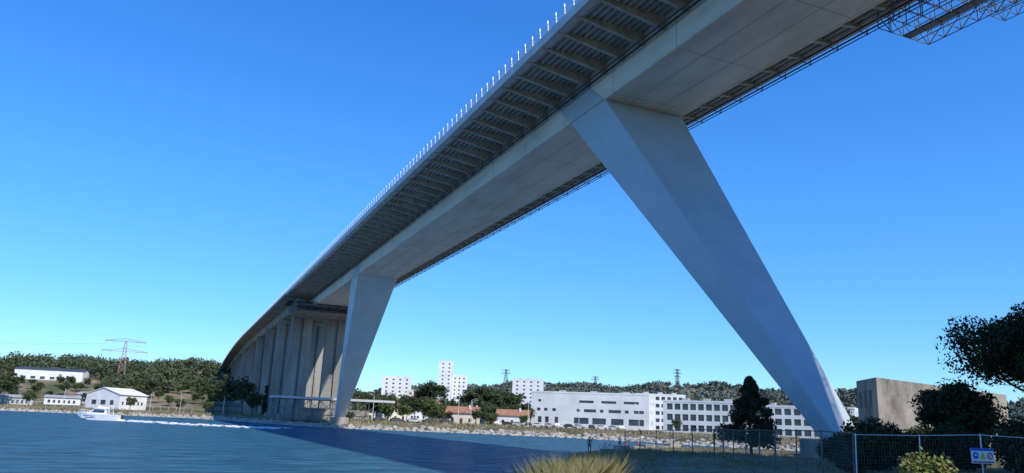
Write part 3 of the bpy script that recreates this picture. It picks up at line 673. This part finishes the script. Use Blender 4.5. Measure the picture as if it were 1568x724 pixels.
# ------------------------------------------------------------------ boat
bt=empty('motor_boat',(-15.4,219,0),math.radians(160),1.1)
m=MB().use(M['gel']); secs=[]
for t,wd,zk,zd in((0,1.5,-.35,1.15),(.25,1.65,-.4,1.2),(.5,1.65,-.4,1.3),(.72,1.35,-.3,1.45),(.88,.8,.0,1.6),(1,.05,.9,1.75)):
    x=-4.8+9.6*t; secs.append([(x,0,zk),(x,wd*.8,zk+.35),(x,wd,zd),(x,0,zd+.08),(x,-wd,zd),(x,-wd*.8,zk+.35)])
vs=[p for s in secs for p in s]; fs=[]
for k in range(5):
    for i in range(6): fs.append((k*6+i,k*6+(i+1)%6,(k+1)*6+(i+1)%6,(k+1)*6+i))
fs.append(tuple(range(6)));fs.append(tuple(range(30,36))); m.add(vs,fs); m.obj('hull',bt)
m=MB().use(M['gel'])
m.hexa([(-1.8,-1.2,1.3),(2.6,-1.0,1.4),(2.6,1.0,1.4),(-1.8,1.2,1.3)],[(-1.6,-1.0,2.5),(.9,-.85,2.5),(.9,.85,2.5),(-1.6,1.0,2.5)])
m.box(-2.6,1.1,-1.15,1.15,2.53,2.65); m.tube((-2.5,-1.1,1.2),(-2.2,-1.1,3.3),.06);m.tube((-2.5,1.1,1.2),(-2.2,1.1,3.3),.06);m.tube((-2.2,-1.1,3.3),(-2.2,1.1,3.3),.07)
m.box(-1.4,.3,-.8,.8,2.65,3.0); m.hexa([(.3,-.7,2.65),(.55,-.7,2.65),(.55,.7,2.65),(.3,.7,2.65)],[(.15,-.6,3.3),(.2,-.6,3.3),(.2,.6,3.3),(.15,.6,3.3)])
for k in range(6): m.tube((1+k*.7,-1.5+k*.2,1.4+.05*k),(1+k*.7,-1.5+k*.2,2.0+.05*k),.025); m.tube((1+k*.7,1.5-k*.2,1.4+.05*k),(1+k*.7,1.5-k*.2,2.0+.05*k),.025)
m.tube((1,-1.5,2.0),(4.5,-.5,2.25),.025);m.tube((1,1.5,2.0),(4.5,.5,2.25),.025);m.obj('cabin',bt)
m=MB().use(M['glass']); 
for s_ in(-1,1): m.add([(-1.4,s_*1.19,1.65),(1.6,s_*1.07,1.7),(.9,s_*.93,2.3),(-1.4,s_*1.06,2.3)],[(0,1,2,3)])
m.add([(2.35,-.9,1.6),(2.35,.9,1.6),(1.15,.82,2.42),(1.15,-.82,2.42)],[(0,1,2,3)]); 
for s_ in(-1,1): m.tube((.5,s_*1.63,.85),(3,s_*1.4,.95),.07)
m.use(M['dark']); m.box(-5.3,-4.8,-.25,.25,-.1,1.3); m.obj('windows_and_motor',bt)
fm=bpy.data.materials.new('foam');fm.use_nodes=True;nt=fm.node_tree;b=nt.nodes['Principled BSDF'];b.inputs['Base Color'].default_value=(.8,.83,.85,1);b.inputs['Roughness'].default_value=.8
geo=nt.nodes.new('ShaderNodeNewGeometry');n=nt.nodes.new('ShaderNodeTexNoise');n.inputs['Scale'].default_value=.8;n.inputs['Detail'].default_value=6;nt.links.new(geo.outputs['Position'],n.inputs['Vector'])
r=nt.nodes.new('ShaderNodeValToRGB');r.color_ramp.elements[0].position=.42;r.color_ramp.elements[1].position=.52;nt.links.new(n.outputs['Fac'],r.inputs['Fac']);nt.links.new(r.outputs['Color'],b.inputs['Alpha'])
m=MB().use(fm)
path=[(-11,217),(-7,213),(-2,206),(3,199),(9,194),(17,189),(26,186)]
for sgn in(1,-1,0):
    vs=[];n_=len(path)
    for k,(x,y) in enumerate(path):
        o=sgn*k*1.1; wd=(.9+.15*k) if sgn else 1.6; h=.38*(1-k/(n_+1)) if sgn else .12
        vs+=[(x-wd*.6+o*.4,y-wd*.6+o,.02+.01*sgn),(x+o*.4,y+o,.05+h),(x+wd*.6+o*.4,y+wd*.6+o,.02+.01*sgn)]
    m.add(vs,[(3*k+q,3*k+q+1,3*k+q+4,3*k+q+3) for k in range(n_-1) for q in(0,1)])
m.obj('boat_wake')

# ------------------------------------------------------------------ people and bicycles
def person(x,y,z,rz,pose='stand',top='cloth2',bottom='cloth',name='person',s=1.0):
    e=empty(name,(x,y,z),rz,s)
    if pose=='stand':
        J={'pel':(0,0,.93),'wa':(0,.01,1.1),'ch':(0,.0,1.33),'nk':(0,.01,1.5),'hd':(0,-.02,1.56),
           'sl':(.19,0,1.42),'el':(.25,.03,1.13),'wl':(.24,-.08,.9),'sr':(-.19,0,1.42),'er':(-.27,.04,1.14),'wr':(-.22,-.16,1.02),
           'hl':(.1,0,.88),'kl':(.12,-.03,.49),'al':(.13,.03,.08),'tl':(.14,-.14,.03),'hr':(-.1,0,.88),'kr':(-.12,.0,.49),'ar':(-.14,.05,.08),'tr':(-.15,-.12,.03)}
    else:
        J={'pel':(0,.12,.88),'wa':(0,.02,1.02),'ch':(0,-.14,1.18),'nk':(0,-.27,1.29),'hd':(0,-.33,1.32),
           'sl':(.19,-.17,1.24),'el':(.23,-.3,1.0),'wl':(.18,-.46,.86),'sr':(-.19,-.17,1.24),'er':(-.23,-.3,1.0),'wr':(-.18,-.46,.86),
           'hl':(.1,.1,.84),'kl':(.12,-.03,.48),'al':(.13,.08,.08),'tl':(.14,-.08,.03),'hr':(-.1,.1,.84),'kr':(-.12,.02,.48),'ar':(-.14,.12,.08),'tr':(-.15,-.04,.03)}
    R={'pel':.13,'wa':.115,'ch':.135,'nk':.055,'hd':.06,'sl':.065,'el':.042,'wl':.028,'hl':.085,'kl':.055,'al':.038,'tl':.035}
    for q in('s','e','w','h','k','a','t'): R[q+'r']=R[q+'l']
    E=[('pel','wa'),('wa','ch'),('ch','nk'),('nk','hd'),('ch','sl'),('sl','el'),('el','wl'),('ch','sr'),('sr','er'),('er','wr'),('pel','hl'),('hl','kl'),('kl','al'),('al','tl'),('pel','hr'),('hr','kr'),('kr','ar'),('ar','tr')]
    ks=list(J); me=bpy.data.meshes.new('body'); me.from_pydata([J[k] for k in ks],[(ks.index(a),ks.index(b)) for a,b in E],[])
    ob=bpy.data.objects.new('body',me); link(ob,e); md=ob.modifiers.new('skin','SKIN')
    for i_,k in enumerate(ks): me.skin_vertices[0].data[i_].radius=(R[k],R[k]*(.75 if k in('pel','wa','ch') else 1)); 
    me.skin_vertices[0].data[0].use_root=True
    ob.modifiers.new('sub','SUBSURF').levels=1; ob.modifiers['sub'].render_levels=2
    mt=bpy.data.materials.new('clothing');mt.use_nodes=True;nt=mt.node_tree;b=nt.nodes['Principled BSDF'];tc=nt.nodes.new('ShaderNodeTexCoord');sp=nt.nodes.new('ShaderNodeSeparateXYZ');nt.links.new(tc.outputs['Object'],sp.inputs[0])
    rr=nt.nodes.new('ShaderNodeMath');rr.operation='GREATER_THAN';rr.inputs[1].default_value=.93;nt.links.new(sp.outputs[2],rr.inputs[0]);mx=nt.nodes.new('ShaderNodeMix');mx.data_type='RGBA';nt.links.new(rr.outputs[0],mx.inputs[0])
    cc={'cloth':(.035,.04,.055,1),'cloth2':(.15,.15,.08,1),'hiviz':(.75,.13,.03,1),'signw':(.6,.6,.6,1)}
    mx.inputs[6].default_value=cc[bottom];mx.inputs[7].default_value=cc[top];nt.links.new(mx.outputs[2],b.inputs['Base Color']);b.inputs['Roughness'].default_value=.9
    me.materials.append(mt)
    hd=Vector(J['hd']); c=hd+Vector((0,-.02 if pose=='stand' else -.06,.11))
    m=MB().use(M['skin'])
    def ball(c,r,sc=(1,1,1),lo=-1):
        vs=[];fs=[];n1,n2=8,12
        for a in range(n1+1):
            ph=math.pi*a/n1
            for b_ in range(n2): th=2*math.pi*b_/n2; vs.append((c[0]+r*sc[0]*math.sin(ph)*math.cos(th),c[1]+r*sc[1]*math.sin(ph)*math.sin(th),c[2]+max(lo*r,r*sc[2]*math.cos(ph))))
        for a in range(n1):
            for b_ in range(n2): fs.append((a*n2+b_,a*n2+(b_+1)%n2,(a+1)*n2+(b_+1)%n2,(a+1)*n2+b_))
        m.add(vs,fs)
    ball(c,.1,(.78,.95,1.15)); ball(c+Vector((0,-.1,-.015)),.018,(.8,1,1.3)); ball(c+Vector((.08,0,-.01)),.022,(.4,1,1.2)); ball(c+Vector((-.08,0,-.01)),.022,(.4,1,1.2))
    for w_,el in(('wl','el'),('wr','er')):
        a=Vector(J[w_]);d=(a-Vector(J[el])).normalized(); m.tube(a,a+d*.08,.032,.036)
        sd=d.orthogonal().normalized()
        for q in range(4): m.tube(a+d*.08+sd*(.025-.016*q),a+d*(.145+.012*(q in(1,2)))+sd*(.025-.016*q),.009,.007)
        m.tube(a+d*.03+sd*.03,a+d*.08+sd*.06,.011,.008)
    m.use(M['dark']); ball(c+Vector((0,.015,.025)),.108,(.8,.95,1.1),-.1); ball(c+Vector((.03,-.09,.01)),.008);ball(c+Vector((-.03,-.09,.01)),.008); m.use(M['red']); ball(c+Vector((0,-.088,-.05)),.014,(1.4,.5,.5))
    m.obj('head_and_hands',e,smooth=True); return e
person(44.3,78.2,hz(44.3,78.2),2.6)
person(46.6,75.4,hz(46.6,75.4),-.6,'bend','signw','cloth')
person(34.0,88,Z(42.35),1.2,'stand','hiviz','cloth',name='road_worker')
person(34.0,271,Z(42.35),1.2,'stand','signw','cloth',name='road_worker')
def bike(x,y,rz,tilt):
    e=empty('bicycle',(x,y,hz(x,y)),rz); e.rotation_euler=(tilt,0,rz); m=MB().use(M['dark'])
    for cx in(-.52,.52):
        for k in range(20):
            a,b_=2*math.pi*k/20,2*math.pi*(k+1)/20; m.tube((cx+.34*math.cos(a),0,.35+.34*math.sin(a)),(cx+.34*math.cos(b_),0,.35+.34*math.sin(b_)),.02,n=5,cap=False)
        for k in range(8): a=2*math.pi*k/8; m.tube((cx,0,.35),(cx+.33*math.cos(a),0,.35+.33*math.sin(a)),.004,n=3)
    m.use(M['red'])
    for a,b_ in(((-.52,0,.35),(-.05,0,.3)),((-.05,0,.3),(-.2,0,.85)),((-.52,0,.35),(-.17,0,.75)),((-.17,0,.75),(.36,0,.78)),((-.05,0,.3),(.36,0,.78)),((.36,0,.88),(.52,0,.35))): m.tube(a,b_,.02)
    m.use(M['dark']); m.tube((.34,0,.9),(.34,0,1.0),.015); m.tube((.34,-.28,1.0),(.34,.28,1.0),.015); m.box(-.33,-.08,-.06,.06,.85,.9); m.tube((-.05,-.1,.2),(-.05,.1,.42),.012)
    m.obj('frame_and_wheels',e)
bike(47.6,76.0,.4,.2); bike(49.2,75.6,.9,-.15); bike(45.6,76.6,-.3,.2)

# ------------------------------------------------------------------ light and sky
S=Vector((.33,-1.0,.95)).normalized()
el=math.asin(S.z); rot=math.atan2(S.x,S.y)
sun=bpy.data.lights.new('sun','SUN'); sun.energy=4.9; sun.angle=math.radians(.5); sun.color=(1,.94,.84)
so=bpy.data.objects.new('sun',sun); so.rotation_euler=S.to_track_quat('Z','Y').to_euler(); so.location=(0,0,200); link(so)
wd=bpy.data.worlds.new('World'); scene.world=wd; wd.use_nodes=True; nt=wd.node_tree
sky=nt.nodes.new('ShaderNodeTexSky'); sky.sky_type='NISHITA'; sky.sun_disc=False; sky.sun_elevation=el; sky.sun_rotation=rot
sky.air_density=1.0; sky.dust_density=.0; sky.ozone_density=4.0; sky.altitude=0
ga=nt.nodes.new('ShaderNodeGamma'); ga.inputs[1].default_value=.75
hsn=nt.nodes.new('ShaderNodeHueSaturation'); hsn.inputs['Saturation'].default_value=1.36; hsn.inputs['Value'].default_value=2.25
tc=nt.nodes.new('ShaderNodeTexCoord'); sx=nt.nodes.new('ShaderNodeSeparateXYZ'); nt.links.new(tc.outputs['Generated'],sx.inputs[0])
cr=nt.nodes.new('ShaderNodeValToRGB'); els=cr.color_ramp.elements
els[0].position=0;els[0].color=(.42,.62,.80,1); els[1].position=.6;els[1].color=(.31,.61,1.0,1)
x=els.new(.12);x.color=(.39,.64,.88,1); x=els.new(.28);x.color=(.41,.69,.98,1)
nt.links.new(sx.outputs[2],cr.inputs[0])
mu=nt.nodes.new('ShaderNodeMix');mu.data_type='RGBA';mu.blend_type='MULTIPLY';mu.inputs[0].default_value=1
bg=nt.nodes['Background']; bg.inputs['Strength'].default_value=.15
nt.links.new(sky.outputs[0],ga.inputs[0]); nt.links.new(ga.outputs[0],hsn.inputs['Color']); nt.links.new(hsn.outputs[0],mu.inputs[6]); nt.links.new(cr.outputs[0],mu.inputs[7]); nt.links.new(mu.outputs[2],bg.inputs['Color'])

# ------------------------------------------------------------------ camera
cam=bpy.data.cameras.new('camera'); cam.sensor_width=36; cam.lens=26.68; cam.clip_end=12000; cam.clip_start=.1
co=bpy.data.objects.new('camera',cam); link(co)
cz=Vector((-.3842,-.892,-.2385)).normalized(); cx=Vector((.9142,-.404,.0389)); cx=(cx-cz*cx.dot(cz)).normalized(); cy=cz.cross(cx)
Mx=Matrix(((cx.x,cy.x,cz.x,0),(cx.y,cy.y,cz.y,0),(cx.z,cy.z,cz.z,EYE),(0,0,0,1)))
co.matrix_world=Mx
scene.camera=co
